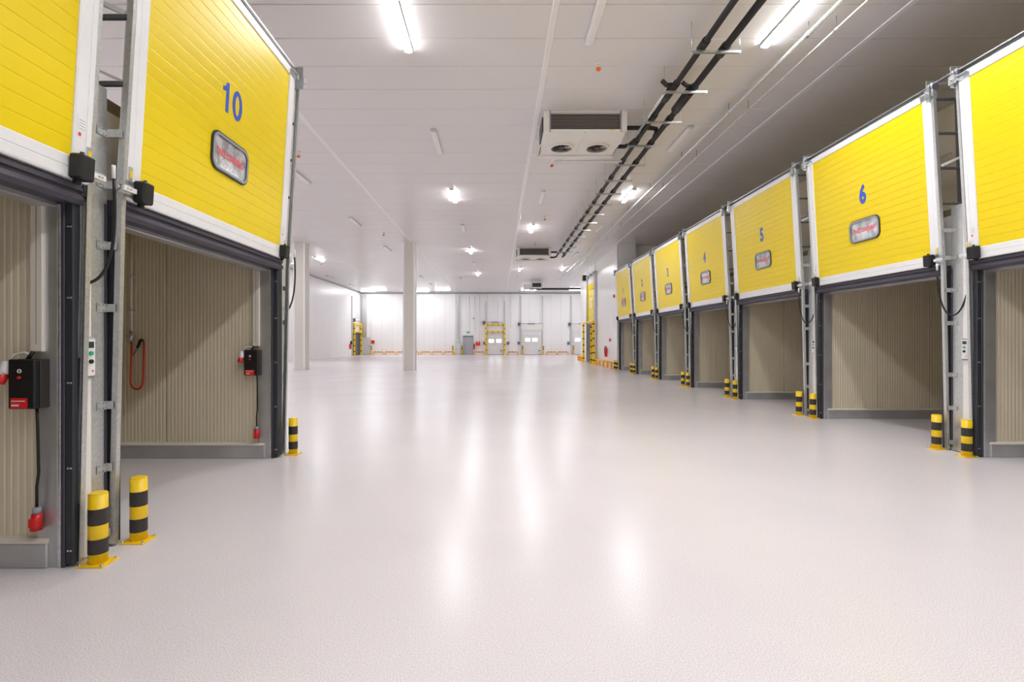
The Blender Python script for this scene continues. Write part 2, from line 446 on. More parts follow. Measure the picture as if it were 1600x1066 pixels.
# --- the lifted doors
DW, DH = 1.475, 2.56   # half width, height
SWID, NSL = .155, 20
slat_h = (DH - .155 - .105) / NSL
def slat_mesh():
    h = slat_h; g = .0035
    mb = MB(); mb.prism([(-.055, 0), (-.007, 0), (-.005, g*.5), (-.004, h*.06), (-.004, h*.94), (-.005, h-g*.5), (-.007, h), (-.055, h)], 'y', -DW+SWID, DW-SWID)
    return mb.mesh('slat', 'yellow_door')
SLAT = slat_mesh()
RAIL_B = MB().prism([(-.07, 0), (.004, 0), (.010, .012), (.010, .07), (.006, .073), (.006, .079), (.010, .082), (.010, .148), (.004, .155), (-.07, .155)], 'y', -DW, DW).mesh('bottom_rail', 'alu_white')
RAIL_T = MB().prism([(-.07, DH-.105), (.004, DH-.105), (.010, DH-.095), (.010, DH-.01), (.004, DH), (-.07, DH)], 'y', -DW, DW).mesh('top_rail', 'alu_white')
def side_rail(sy):
    pts = [(-.07, sy*DW), (.004, sy*DW), (.012, sy*(DW-.008)), (.012, sy*(DW-.05)), (.007, sy*(DW-.053)), (.007, sy*(DW-.060)), (.012, sy*(DW-.063)), (.012, sy*(DW-.145)), (.004, sy*(DW-SWID)), (-.07, sy*(DW-SWID))]
    return MB().prism(pts, 'z', .155, DH-.105).mesh('side_rail', 'alu_white')
RAIL_S = {s: side_rail(s) for s in (-1, 1)}
WIN_F = MB().ringprism(rrect(.73, .40, .11), rrect(.655, .325, .085), 'x', -.006, .014, mt='rubber').ringprism(rrect(.70, .37, .10), rrect(.65, .32, .083), 'x', .014, .020, mt='grey_plastic').mesh('window_frame')
WIN_G = MB().prism(rrect(.66, .33, .085), 'x', -.004, .002).mesh('pane', 'window_film')
WTXT = text_mesh('TAKE COVERING', .105, 'red_print', .66, .003, .0004)
LATCH = {}
def latch_mesh(sy):
    mb = MB(); y = sy*DW
    mb.box(.012, .02, y-sy*.10, y+sy*.005, .02, .15, mt='zinc')
    mb.box(.02, .045, y-sy*.03, y+sy*.09, .035, .05, mt='zinc').box(.02, .05, y-sy*.02, y+sy*.08, .095, .108, mt='zinc')
    mb.box(.04, .06, y-sy*.05, y+sy*.085, .055, .092, mt='alu_white')
    mb.box(.012, .022, y-sy*.045, y-sy*.01, .15, .26, mt='zinc')
    mb.box(.022, .024, y-sy*.04, y-sy*.015, .175, .235, mt='yellow_paint')
    for q in (.02, .05): mb.tube([(.05, y+sy*q, .073), (.066, y+sy*q, .073)], .009, 6, mt='zinc')
    mb.tube([(.03, y+sy*.09, .07), (.03, y+sy*.12, .07)], .012, 8, mt='zinc')
    return mb.mesh('latch')
DRIVE = {}
for s in (-1, 1):
    LATCH[s] = latch_mesh(s)
    DRIVE[s] = MB().box(.012, .105, s*(DW-.19), s*(DW-.065), .0, .17, bev=.012).tube([(.06, s*(DW-.135), .17), (.06, s*(DW-.135), .19)], .014, 8).box(.02, .05, s*(DW-.155), s*(DW-.115), -.03, .0).mesh('drive_box', 'black_plastic')
STICK = MB().box(.013, .0145, 0, .07, .30, .46, mt='sticker').box(.0145, .015, .008, .03, .31, .335, mt='red_paint').box(.0145, .015, .01, .06, .36, .364, mt='grey_plastic').box(.0145, .015, .01, .06, .38, .384, mt='grey_plastic').box(.0145, .015, .01, .06, .40, .404, mt='grey_plastic').box(.0145, .015, .01, .06, .42, .424, mt='grey_plastic').mesh('sticker')
CLIP = {s: MB().box(.01, .016, s*(DW-.17), s*(DW+.005), DH-.10, DH-.03, mt='zinc').box(.01, .055, s*(DW-.17), s*(DW+.005), DH-.036, DH-.03, mt='zinc').box(-.06, .05, s*(DW-.01), s*(DW+.03), DH-.085, DH-.03, mt='zinc').mesh('corner_bracket') for s in (-1, 1)}
def number_mesh(nm):
    if nm not in ('1', '10', '11'): return text_mesh(nm, .43, 'blue_paint', .74, .016)
    mb = MB(); H = .155; us = {'1': [0.0], '10': [-.12], '11': [-.09, .10]}[nm]
    for u in us: mb.prism([(u+.03, -H), (u+.03, H), (u-.012, H), (u-.035, H-.05), (u-.085, H-.072), (u-.085, H-.115), (u-.022, H-.098), (u-.022, -H)], 'x', -.002, .002)
    if nm == '10':
        N = 28; c = .085
        mb.ringprism([(c+.098*math.cos(2*PI*k/N), (H+.004)*math.sin(2*PI*k/N)) for k in range(N)], [(c+.045*math.cos(2*PI*k/N), (H-.046)*math.sin(2*PI*k/N)) for k in range(N)], 'x', -.002, .002)
    return mb.mesh('door_number', 'blue_paint')
SHAFT = MB().tube([(-.045, -DW, DH+.055), (-.045, DW, DH+.055)], .014, 8, mt='dark_steel').box(-.075, -.055, -DW, DW, DH+.028, DH+.042, mt='zinc').box(-.02, -.005, -DW, DW, DH+.065, DH+.08, mt='zinc').mesh('lift_shaft')
def dock_door(side, nm, yc):
    z0 = 2.705; d = .07 + SL*z0
    s = 1 if side == 'right' else -1
    lab = {'10': 'large raised yellow dock door numbered 10 on the left side', '11': 'partly visible raised yellow dock door at the near left edge', '7': 'partly visible raised yellow dock door at the near right edge'}.get(nm, 'raised yellow dock door numbered %s in the right-hand row' % NUM.get(nm, nm))
    t = thing('dock_gate', lab, 'dock door', (XW(side) - s*d, yc, z0), (0, math.atan(SL), RZ(side)), 'raised yellow dock doors'); t['kind'] = 'thing'
    for i in range(NSL): link('slat', SLAT, t, (0, 0, .155 + slat_h*i))
    link('bottom_rail', RAIL_B, t); link('top_rail', RAIL_T, t)
    for q in (-1, 1):
        link('side_rail', RAIL_S[q], t); link('latch', LATCH[q], t); link('drive_box', DRIVE[q], t); link('corner_bracket', CLIP[q], t)
    w = link('window', WIN_F, t, (0, 0, .845)); link('pane', WIN_G, w)
    o = link('lettering', WTXT, w, (.003, 0, .0))
    link('sticker', STICK, t, (0, (DW-.13) if side == 'left' else -(DW-.06), 0))
    o = link('lift_shaft', SHAFT, t)
    nb = link('door_number', number_mesh(nm), t, (-.002, 0, 1.45)); nb['label'] = 'blue number %s' % nm
    return t
for nm, yc in right_doors: dock_door('right', nm, yc)
for nm, yc in left_doors: dock_door('left', nm, yc)

# --- lift track posts between the doors
def track_post(side, y, label, half=.20, ends=(-1, 1), box=True):
    """ends: which local y sides carry a track; far = local y sign that points away from the camera"""
    t = thing('track_post', label, 'door track', (XW(side), y, 0), (0, 0, RZ(side)), 'galvanised lift track posts')
    far = -1 if side == 'right' else 1
    top = 5.36
    def X(z): return .15 + .022*min(z, 2.6) + SL*max(z-2.6, 0)
    for sy in ends:
        tr = MB(); rod = MB()
        for za, zb in ((.015, 2.6), (2.6, top)):
            a, b_ = Vector((X(za), sy*half, za)), Vector((X(zb), sy*half, zb))
            tr.bar(a + Vector((0, -sy*.020, 0)), b_ + Vector((0, -sy*.020, 0)), .005, .044, up=(1, 0, 0))
            tr.bar(a + Vector((.020, 0, 0)), b_ + Vector((.020, 0, 0)), .040, .005, up=(1, 0, 0))
            tr.bar(a + Vector((-.020, 0, 0)), b_ + Vector((-.020, 0, 0)), .040, .005, up=(1, 0, 0))
            rod.bar(a + Vector((0, sy*.010, .03)), b_ + Vector((0, sy*.010, -.0)), .012, .012, up=(1, 0, 0))
        def XS(z): return -.03 + .03*(z-3.5)
        MB().bar((XS(3.5), sy*half, 3.5), (XS(top), sy*half, top), .05, .012, up=(0, 1, 0)).bar((XS(3.5)-.02, sy*half-.018, 3.5), (XS(top)-.02, sy*half-.018, top), .008, .03, up=(0, 1, 0)).build('rear_stile', 'dark_steel', t)
        for z in (3.60, 4.12, 4.63, 5.13):
            MB().box(XS(z), X(z)-.02, sy*half-.02, sy*half+.015, z-.016, z+.012, mt='dark_steel').box(XS(z), X(z)-.02, sy*half-.022, sy*half+.017, z+.012, z+.016, mt='zinc').build('rung', None, t)
        tr.build('track', 'galv', t); rod.build('guide_rod', 'zinc', t)
        # head pulley plate
        hp = MB().box(X(top)-.10, X(top)+.07, sy*half-.035, sy*half-.029, top-.26, top+.05, mt='zinc').box(X(top)+.055, X(top)+.085, sy*half-.05, sy*half+.04, top-.22, top-.10, mt='zinc')
        hp.tube([(X(top)-.02, sy*half-.03, top-.06), (X(top)-.02, sy*half+.03, top-.06)], .05, 12, mt='dark_steel')
        hp.tube([(X(top)+.085, sy*half, top-.16), (X(top)+.105, sy*half, top-.16)], .016, 6, mt='zinc')
        hp.build('head_plate', None, t)
        MB().bar((X(4.15)-.05, sy*half, 4.15), (-2.6, sy*half, 5.45), .035, .035).build('brace', 'alu_white', t)
        MB().bar((X(top)-.05, sy*half, top-.02), (-.75, sy*half, top+.12), .03, .03).build('top_brace', 'zinc', t)
    if len(ends) == 2:
        MB().bar((X(top)-.03, -half, top), (X(top)-.03, half, top), .022, .022).build('top_rung', 'dark_steel', t)
    # cover sheets
    h2 = half - .03
    if len(ends) == 2:
        MB().box(.0, .120, far*(h2+.006), far*(-.02), .01, 3.55, bev=.003).box(.120, .128, far*(-.025), far*(-.01), .01, 3.55).build('cover_sheet', 'galv', t)
        MB().box(.0, .135, -far*.03, -far*(h2-.01), .01, 3.4, bev=.003).build('white_cover', 'unit_white', t)
        MB().box(.118, .126, far*(h2-.006), far*(h2-.026), .05, 2.65).build('seal_strip', 'gasket', t)
        zs = [.12, .62, 1.10, 1.85, 2.33, 2.80, 3.20]
    else:
        e = ends[0]
        MB().box(.0, .09, -e*.10, e*(half-.06), .01, 3.55, bev=.003).build('cover_sheet', 'galv', t)
        if side == 'left': MB().box(.0, .165, -.32, -.225, .02, HEAD, bev=.006).build('end_gasket', 'rubber', t)
        zs = [.12, .62, 1.10, 1.85, 2.33, 2.80]
    for z in zs:
        e = far if far in ends else ends[0]
        pl = MB().box(.124, max(X(z)-.0, .135), e*(h2-.012), e*(h2-.004), z-.03, z+.03, mt='galv').box(.124, .129, e*(h2-.10), e*(h2), z-.032, z+.032, mt='galv')
        for q in (.02, .045, .085):
            for w in (-.02, .02): pl.tube([(.129, e*(h2-q), z+w), (.131, e*(h2-q), z+w)], .005, 5, mt='dark_steel')
        pl.build('bracket', None, t)
        n_ = -e
        if n_ in ends: MB().box(.03, max(X(z)-.04, .05), n_*(h2+.02), n_*(h2+.026), z-.03, z+.03).build('bracket', 'zinc', t)
    return t
ylab = lambda a, b_: 'galvanised lift track post standing between dock doors %s and %s' % (NUM[a], NUM[b_])
track_post('right', right_posts[0], 'galvanised lift track post at the near end of door 7')
for k, (a, b_) in enumerate((('7', '6'), ('6', '5'), ('5', '4'), ('4', '3'), ('3', '2'), ('2', '1'))):
    track_post('right', right_posts[k+1], ylab(a, b_))
track_post('right', right_posts[7], 'galvanised lift track post at the far end of door 1', .18, (1,))
track_post('left', left_posts[1], 'tall galvanised track post to the left of dock door 10', .165)
track_post('left', left_posts[2], 'single track post at the far edge of dock door 10', .14, (-1,))

# --- hanging cables at the posts
def cable(side, y, label, pts, coil=False):
    t = thing('door_cable', label, 'cable', (XW(side), y, 0), (0, 0, RZ(side)), 'hanging door cables')
    n = 24; P = [Vector(p) for p in pts]; cur = []
    for i in range(n+1):                                   # cubic Bezier
        u = i/n; cur.append((1-u)**3*P[0] + 3*u*(1-u)**2*P[1] + 3*u*u*(1-u)*P[2] + u**3*P[3])
    MB().tube(cur, .011, 8).build('cord', 'black_plastic', t)
    MB().tube([cur[0] + Vector((0, 0, .10)), cur[0]], .013, 8).build('upper_plug', 'white_plastic', t)
    MB().tube([cur[-1], cur[-1] + Vector((-.02, 0, .08))], .016, 8).build('lower_plug', 'white_plastic', t)
    return t
for k in range(1, 7):
    a, b_ = right_doors[k-1][0], right_doors[k][0]
    cable('right', right_posts[k], 'black cable loop hanging on the post between doors %s and %s' % (NUM[a], NUM[b_]), [(.30, -.20, 2.62), (.29, -.20, 1.75), (.14, .09, 1.75), (.10, .09, 2.55)])
cable('left', left_posts[1], 'black coiled cable hanging left of dock door 10', [(.30, -.03, 2.80), (.28, .06, 2.1), (.18, -.02, 2.0), (.07, -.09, 2.02)])
cable('left', left_posts[2], 'black cable hanging at the far edge of dock door 10', [(.315, -.17, 2.76), (.30, -.06, 2.3), (.24, -.08, 2.05), (.17, -.14, 1.98)])

# --- door control boxes on the posts
def control_box(side, y, label, yo):
    t = thing('control_box', label, 'control box', (XW(side) + (-.05 if side == 'right' else .05), y, 1.475), (0, 0, RZ(side)), 'door control boxes')
    MB().box(.078, .11, yo-.055, yo+.055, -.15, .15, bev=.01).build('housing', 'grey_plastic', t)
    f = MB().box(.11, .114, yo-.045, yo+.045, -.135, .135, bev=.002).build('face_plate', 'white_plastic', t)
    MB().tube([(.114, yo-.0, .03), (.128, yo-.0, .03)], .016, 10).build('green_button', 'green_plastic', t)['label'] = 'green push button'
    MB().tube([(.114, yo-.0, -.03), (.128, yo-.0, -.03)], .016, 10).build('black_knob', 'black_plastic', t)
    MB().box(.114, .117, yo-.03, yo+.03, .07, .115).build('display', 'rubber', t)
    MB().tube([(.114, yo+.02, -.10), (.118, yo+.02, -.10)], .007, 8).build('red_button', 'red_paint', t)
    return t
for k in range(1, 7):
    control_box('right', right_posts[k], 'grey control box with buttons on the post between doors %s and %s' % (NUM[right_doors[k-1][0]], NUM[right_doors[k][0]]), .085)
control_box('left', left_posts[1], 'grey control box with green button left of dock door 10', -.075)

# ------------------------------------------------------------------ bollards
def make_bollard(h=.51, r=.06, label='', loc=(0, 0, 0)):
    t = thing('bollard', label, 'bollard', loc, (0, 0, 0), 'yellow and black dock bollards')
    MB().tube([(0, 0, .012), (0, 0, h-.008)], r, 20).tube([(0, 0, h-.008), (0, 0, h)], r, 20, r2=r-.008).build('post', 'yellow_paint', t)
    for a, b_ in ((.08, .185), (.285, .40)):
        MB().tube([(0, 0, a), (0, 0, b_)], r+.0012, 20, cap=False).build('band', 'black_band', t)
    MB().box(-.095, .095, -.085, .085, 0, .012, bev=.003).build('base_plate', 'yellow_paint', t)
    for sx in (-1, 1):
        for sy in (-1, 1):
            MB().tube([(sx*.078, sy*.068, .012), (sx*.078, sy*.068, .017)], .013, 8).tube([(sx*.078, sy*.068, .017), (sx*.078, sy*.068, .026)], .008, 6).build('bolt', 'zinc', t)
    return t
b0 = make_bollard(label='nearest striped bollard, at the left edge beside the dock post', loc=(-2.87, 3.63, 0))
dup(b0, (-2.87, 4.04, 0), label='striped bollard at the near side of the opening under door 10')
dup(b0, (-2.875, 7.10, 0), label='striped bollard at the far corner of dock door 10')
for k in range(1, 7):
    a, b_ = right_doors[k-1][0], right_doors[k][0]
    dup(b0, (6.45, right_posts[k]-.235, 0), label='striped bollard before the post between doors %s and %s, on the door %s side' % (NUM[a], NUM[b_], NUM[a]))
    dup(b0, (6.45, right_posts[k]+.245, 0), label='striped bollard before the post between doors %s and %s, on the door %s side' % (NUM[a], NUM[b_], NUM[b_]))
dup(b0, (6.42, 27.30, 0), label='striped bollard at the far end of the right dock row, on the door 1 side')
dup(b0, (6.42, 27.80, 0), label='striped bollard at the far end of the right dock row, beside the orange barrier')

# ------------------------------------------------------------------ charging boxes and hose in the left bays
def charger(yw, x, label, lab2):
    # black wall box; wall face at y = yw looks to the camera (-y)
    t = thing('socket_box', label, 'socket box', (x, yw, 1.30))
    MB().box(-.092, .092, -.14, -.012, -.17, .17, bev=.008).build('housing', 'black_plastic', t)
    MB().box(.06, .10, -.10, 0, -.17, .17, bev=.004).build('back_plate', 'brown_black', t)
    MB().box(-.07, .045, -.143, -.14, -.165, -.095).build('red_label', 'red_paint', t)
    lt = text_mesh('ENERGY', .016, 'white_plastic', 1, 0, .0005, Matrix(((1, 0, 0, 0), (0, 0, -1, 0), (0, 1, 0, 0), (0, 0, 0, 1))))
    MB().box(-.062, -.012, -.1445, -.143, -.150, -.138).box(-.062, .03, -.1445, -.143, -.118, -.112).build('label_print', 'white_plastic', t)
    MB().ringprism([(-.01+.014*math.cos(a*PI/8), .09+.014*math.sin(a*PI/8)) for a in range(16)], [(-.01+.008*math.cos(a*PI/8), .09+.008*math.sin(a*PI/8)) for a in range(16)], 'y', -.144, -.14).build('ring_mark', 'white_plastic', t)
    MB().tube([(-.01, -.14, .045), (-.01, -.15, .045)], .010, 10).build('red_lamp', 'red_paint', t)
    s = MB().tube([(-.125, -.10, .15), (-.135, -.13, .06)], .034, 12).build('socket', 'white_plastic', t)
    MB().tube([(-.134, -.125, .068), (-.142, -.15, .005)], .036, 12, r2=.030).build('socket_lid', 'red_plastic', s)
    MB().tube([(-.125, -.09, .15), (-.115, -.07, .20), (-.06, -.05, .215), (-.02, -.05, .20)], .010, 8).build('feed_pipe', 'ivory_conduit', t)
    MB().tube([(0, -.05, .22), (-.03, -.06, .165)], .013, 8).build('feed_cable', 'black_plastic', t)
    MB().tube([(.055, -.08, -.17), (.06, -.08, -.30), (.058, -.07, -.62), (.045, -.07, -.72), (.045, -.07, -.86)], .009, 8).build('plug_cable', 'black_plastic', t)
    p = MB().tube([(.045, -.07, -.86), (.045, -.07, -.905)], .026, 12).build('plug_gland', 'grey_plastic', t)
    MB().tube([(.045, -.07, -.905), (.045, -.075, -1.02)], .031, 12, r2=.036).box(.03, .06, -.12, -.09, -.99, -.93).build('plug', 'red_plastic', p)
    c = thing('conduit', lab2, 'conduit', (x, yw, 1.52))
    MB().box(-.02, .07, -.055, 0, 0, 1.9, bev=.006).build('channel', 'ivory_conduit', c)
    MB().box(.025, .028, -.057, -.055, .05, 1.9).build('lid_seam', 'cream_dark', c)
charger(3.59, -3.255, 'black socket box with red plug inside the nearest left dock bay', 'white cable channel above the socket box in the nearest left bay')
charger(6.89, -3.30, 'black socket box with red plug on the wall under door 10', 'white cable channel above the socket box under door 10')

t = thing('air_hose', 'red air hose hanging in a loop from a pipe under door 10', 'hose', (-4.96, 6.89, 0))
MB().tube([(0, -.05, 1.72), (0, -.05, 3.2)], .014, 8).build('supply_pipe', 'ivory_conduit', t)
for z in (2.0, 2.45, 2.95): MB().box(-.025, .025, -.07, 0, z, z+.02).build('pipe_clip', 'zinc', t)
MB().tube([(0, -.05, 1.72), (0, -.06, 1.60)], .022, 10).tube([(-.04, -.07, 1.66), (.04, -.07, 1.66)], .012, 8).build('valve', 'zinc', t)
hp = [Vector((.01, -.06, 1.58)), Vector((.02, -.07, 1.42))]
for i in range(13):
    a = PI + PI*i/12; hp.append(Vector((.095+.085*math.cos(a), -.075, 1.06+.12*math.sin(a))))
hp += [Vector((.185, -.07, 1.3)), Vector((.185, -.07, 1.58))]
MB().tube(hp, .014, 10).build('hose', 'hose_red', t)
MB().tube([(.185, -.07, 1.58), (.165, -.08, 1.615), (.13, -.08, 1.60)], .012, 8).tube([(.15, -.08, 1.61), (.105, -.08, 1.50)], .019, 10).build('gun_grip', 'black_plastic', t)
MB().tube([(.105, -.08, 1.50), (.05, -.08, 1.40)], .008, 8).build('nozzle', 'dark_steel', t)

# ------------------------------------------------------------------ ceiling lamps
LL = 1.6
def lamp_meshes():
    base = MB().prism([(-.072, 0), (-.072, -.03), (-.062, -.045), (.062, -.045), (.072, -.03), (.072, 0)], 'y', 0, LL).mesh('lamp_base', 'lamp_grey')
    arc = [(.068*math.cos(a), -.045 + .021*math.sin(a)) for a in [PI + PI*i/8 for i in range(9)]]
    dif = MB().prism(arc, 'y', .03, LL-.03)
    off = dif.mesh('diffuser', 'diffuser_off'); lit = off.copy(); lit.materials.clear(); lit.materials.append(M['diffuser_lit'])
    cap = MB().prism([(.074*math.cos(a), -.045 + .027*math.sin(a)) for a in [PI + PI*i/8 for i in range(9)]], 'y', 0, .03).mesh('end_cap', 'lamp_grey')
    return base, off, lit, cap
LB, LO, LI, LC = lamp_meshes()
def lamp(x, y, lit, label, rot=0, z=CEIL-.012):
    t = thing('tube_lamp', label, 'lamp', (x, y, z), (0, 0, rot), 'lit ceiling tube lamps' if lit else 'unlit ceiling tube lamps')
    link('lamp_base', LB, t); link('diffuser', LI if lit else LO, t)
    link('end_cap', LC, t); link('end_cap', LC, t, (0, LL-.03, 0))
    MB().box(-.02, .02, .3, .34, 0, .014).box(-.02, .02, LL-.34, LL-.3, 0, .014).build('mount', 'zinc', t)
    return t
ROWS = {
 'A': (-1.62, 'row left of centre', [(7.6, 1), (12.65, 0), (17.6, 1), (23.0, 0), (28.9, 1), (34.0, 0), (39.2, 1)]),
 'B': (1.61, 'row by the coolers', [(-7.6, 1), (-2.6, 1), (-.1, 1), (2.4, 1), (4.9, 1), (7.4, 0), (13.6, 0), (17.8, 0), (23.0, 1), (36.6, 1), (41.5, 0)]),  # unseen lamps over and behind the camera, most added to strengthen near light
 'C': (4.76, 'row right of the black pipes', [(4.9, 1), (7.45, 1), (12.45, 0), (17.6, 1), (22.9, 0), (30.2, 0), (36.2, 1)]),  # first lamp is unseen, added to brighten the right-hand bays
 'D': (-6.35, 'row left of the right-hand column', [(10.4, 1), (15.4, 0), (21.7, 0), (28.3, 0), (41.4, 0), (47.0, 0)]),
 'E': (-11.6, 'row added behind door 10', [(11.0, 1), (17.0, 1), (22.0, 1), (32.0, 1)]),  # unknown row, added to brighten the left side of the hall
 'F': (-13.9, 'row by the left wall (glowing pair added)', [(26.0, 1), (34.0, 1), (41.0, 0), (47.5, 0)]),  # glowing pair added to brighten the left and far area
}
for key, (x, desc, lst) in ROWS.items():
    cnt = {0: 0, 1: 0}; tot = {0: sum(1 for y, l in lst if not l and y > 6), 1: sum(1 for y, l in lst if l and y > 6)}
    for y, l in lst:
        if y < 6:
            lamp(x, y, l, ({4.9: 'added lit tube lamp just ahead of the camera, overhead,', 2.4: 'lit tube lamp overhead', -.1: 'added lit tube lamp straight over the camera', -2.6: 'added lit tube lamp just behind the camera', -5.1: 'lit tube lamp some way behind the camera', -7.6: 'added lit tube lamp farthest behind the camera'}.get(y, 'lit tube lamp overhead')) + ' by the coolers row' if key == 'B' else '' + 'added lit tube lamp in the ceiling %s' % desc)
            continue
        st = 'glowing' if l else 'unlit'
        lab = '%s %s tube lamp from the camera in the ceiling %s' % (ORD[cnt[l]], st, desc) if tot[l] > 1 else 'only %s tube lamp in the ceiling %s' % (st, desc)
        cnt[l] += 1
        lamp(x, y, l, lab)
for i, x in enumerate((-12.4, -5.75, 3.2, 8.2)):
    lamp(x+.8, 52.6, 1, '%s glowing tube lamp from the left, crosswise before the far wall' % ORD[i], PI/2)
for i, x in enumerate((-13.8, -8.1)): lamp(x+.8, 53.9, 1, '%s added glowing tube lamp from the left, crosswise closest to the far wall' % ORD[i], PI/2)  # bright strips built as extra lamps to brighten the far wall
for i, x in enumerate((9.5, 12.5)): lamp(x, 46, 1, '%s added glowing tube lamp round the corner past the far right wall' % ORD[i])  # unseen lamps added to throw more light into the far area

# ------------------------------------------------------------------ smoke detectors
def detector(x, y, label):
    t = thing('smoke_detector', label, 'smoke detector', (x, y, CEIL), (0, 0, 0), 'orange tipped ceiling detectors')
    MB().tube([(0, 0, 0), (0, 0, -.05)], .055, 12).tube([(0, 0, -.05), (0, 0, -.12)], .028, 10).build('base', 'white_plastic', t)
    MB().tube([(0, 0, -.12), (0, 0, -.16)], .05, 12, r2=.042).tube([(0, 0, -.16), (0, 0, -.175)], .042, 12, r2=.02).build('cap', 'orange_plastic', t)
for x, y, lab in ((1.91, 9.62, 'orange tipped detector on the ceiling before the near cooler'), (1.59, 14.95, 'orange tipped detector hanging behind the near cooler'),
                  (2.0, 21.6, 'orange tipped detector midway between the two coolers'), (2.0, 27.2, 'orange tipped detector just before the far cooler'),
                  (-5.6, 24.8, 'orange tipped detector near the right-hand column'), (-12.0, 34.3, 'orange tipped detector near the left wall'),
                  (-5.6, 14.2, 'orange tipped detector beside the top of dock door 10'), (-3.05, 42.0, 'orange tipped detector far off right of the right-hand column')):
    detector(x, y, lab)

# ------------------------------------------------------------------ air coolers
def cooler(loc, label, rot=0, drop=0):
    t = thing('air_cooler', label, 'air cooler', loc, (0, 0, rot), 'ceiling air coolers')   # local: x across, y away from camera, z 0 = underside
    W, D, H = 1.92, 1.58, .485
    MB().box(0, .145, 0, D*.62, .02, H).box(W-.145, W, 0, D*.62, .02, H).box(.145, W-.145, .05, D*.62, .44, H).box(.145, W-.145, .0, .06, H-.03, H).box(.145, W-.145, .0, .05, .02, .06).build('housing', 'unit_white', t)
    MB().box(.145, W-.145, .10, D*.6, .06, .44).build('coil', 'dark_coil', t)
    for i in range(10):
        z = .085 + .037*i
        MB().box(.15, W-.15, .035, .06, z, z+.010).build('louvre', 'louvre', t)
    for x in (.13, W-.155): MB().box(x, x+.03, -.012, .03, .02, H+.02).build('hinge_strip', 'grey_plastic', t)
    # underside: sloped pan with two round openings
    n = 28
    pan = MB()
    fx = [.52, 1.40]; R = .27; yc = .92
    y0_, y1_ = .03, D
    xs = [0, .96, W]
    for i in range(2):
        ring = []
        outer = []
        for k in range(n):
            a = 2*PI*k/n; ca, sa = math.cos(a), math.sin(a)
            ring.append((fx[i] + R*ca, yc + R*sa))
            # ray to the rectangle
            tx = ((xs[i+1]-fx[i])/ca if ca > 1e-6 else (xs[i]-fx[i])/ca if ca < -1e-6 else 1e9)
            ty = ((y1_-yc)/sa if sa > 1e-6 else (y0_-yc)/sa if sa < -1e-6 else 1e9)
            q = min(tx, ty); outer.append((fx[i] + q*ca, yc + q*sa))
        pan.ringprism(outer, ring, 'z', 0, .02)
    pan.box(0, .02, D*.6, D, 0, .30).box(W-.02, W, D*.6, D, 0, .30).box(0, W, D-.02, D, 0, .22).box(0, W, D*.6, D, .30, .32)
    pan.build('fan_pan', 'unit_white', t)
    MB().box(-.06, W+.0, D-.14, D+.02, -.045, .0, bev=.01).build('drain_tray', 'white_plastic', t)
    MB().box(.94, .98, .05, D, -.018, 0).build('pan_joint', 'white_plastic', t)
    for i in range(2):
        f = MB().ringprism([(fx[i]+(R+.035)*math.cos(2*PI*k/n), yc+(R+.035)*math.sin(2*PI*k/n)) for k in range(n)], [(fx[i]+(R-.012)*math.cos(2*PI*k/n), yc+(R-.012)*math.sin(2*PI*k/n)) for k in range(n)], 'z', -.05, .0)
        f = f.build('fan', 'unit_white', t)
        MB().tube([(fx[i], yc, .10), (fx[i], yc, .11)], R-.005, 24).build('fan_back', 'dark_coil', f)
        MB().tube([(fx[i], yc, -.03), (fx[i], yc, .08)], .075, 14).build('hub', 'fan_black', f)
        bl = MB()
        for k in range(5):
            a = 2*PI*k/5 + .5*i
            mx = Matrix.Translation((fx[i], yc, .03)) @ Matrix.Rotation(a, 4, 'Z') @ Matrix.Rotation(.45, 4, 'X')
            bl.box(.06, R-.02, -.075, .075, -.004, .004, mx=mx)
        bl.build('blades', 'fan_black', f)
        gd = MB()
        for k in range(4):
            a = PI/4 + PI*k/2
            gd.tube([(fx[i]+.06*math.cos(a), yc+.06*math.sin(a), -.04), (fx[i]+R*math.cos(a), yc+R*math.sin(a), -.04)], .005, 5)
        for rr in (.12, .17, .22, .265):
            gd.tube([(fx[i]+rr*math.cos(2*PI*k/24), yc+rr*math.sin(2*PI*k/24), -.04) for k in range(25)], .003, 4, cap=False)
        gd.build('guard', 'fan_black', f)
    MB().tube([(fx[1]+.03, yc-.02, -.052), (fx[1]+.03, yc-.02, -.03)], .03, 10).build('hub_label', 'red_paint', t)
    MB().box(1.52, 1.62, -.002, .0, .03, .05).build('maker_plate', 'yellow_paint', t)
    MB().box(-.03, 0, .15, .9, .06, .40).build('side_access', 'rubber', t)
    if drop:
        for x in (.1, W-.1):
            for y in (.2, D*.6): MB().tube([(x, y, H-.02), (x, y, H+drop)], .008, 6).build('rod', 'zinc', t)
    return t
c1 = cooler((1.06, 11.66, 6.41), 'near white ceiling air cooler with two round fans')
cooler((1.10, 28.8, 6.41), 'far white ceiling air cooler at the end of the pipes')
c3 = cooler((3.9, 44.0, 6.19), 'distant ceiling air cooler seen end-on near the far wall', PI/2, .23)

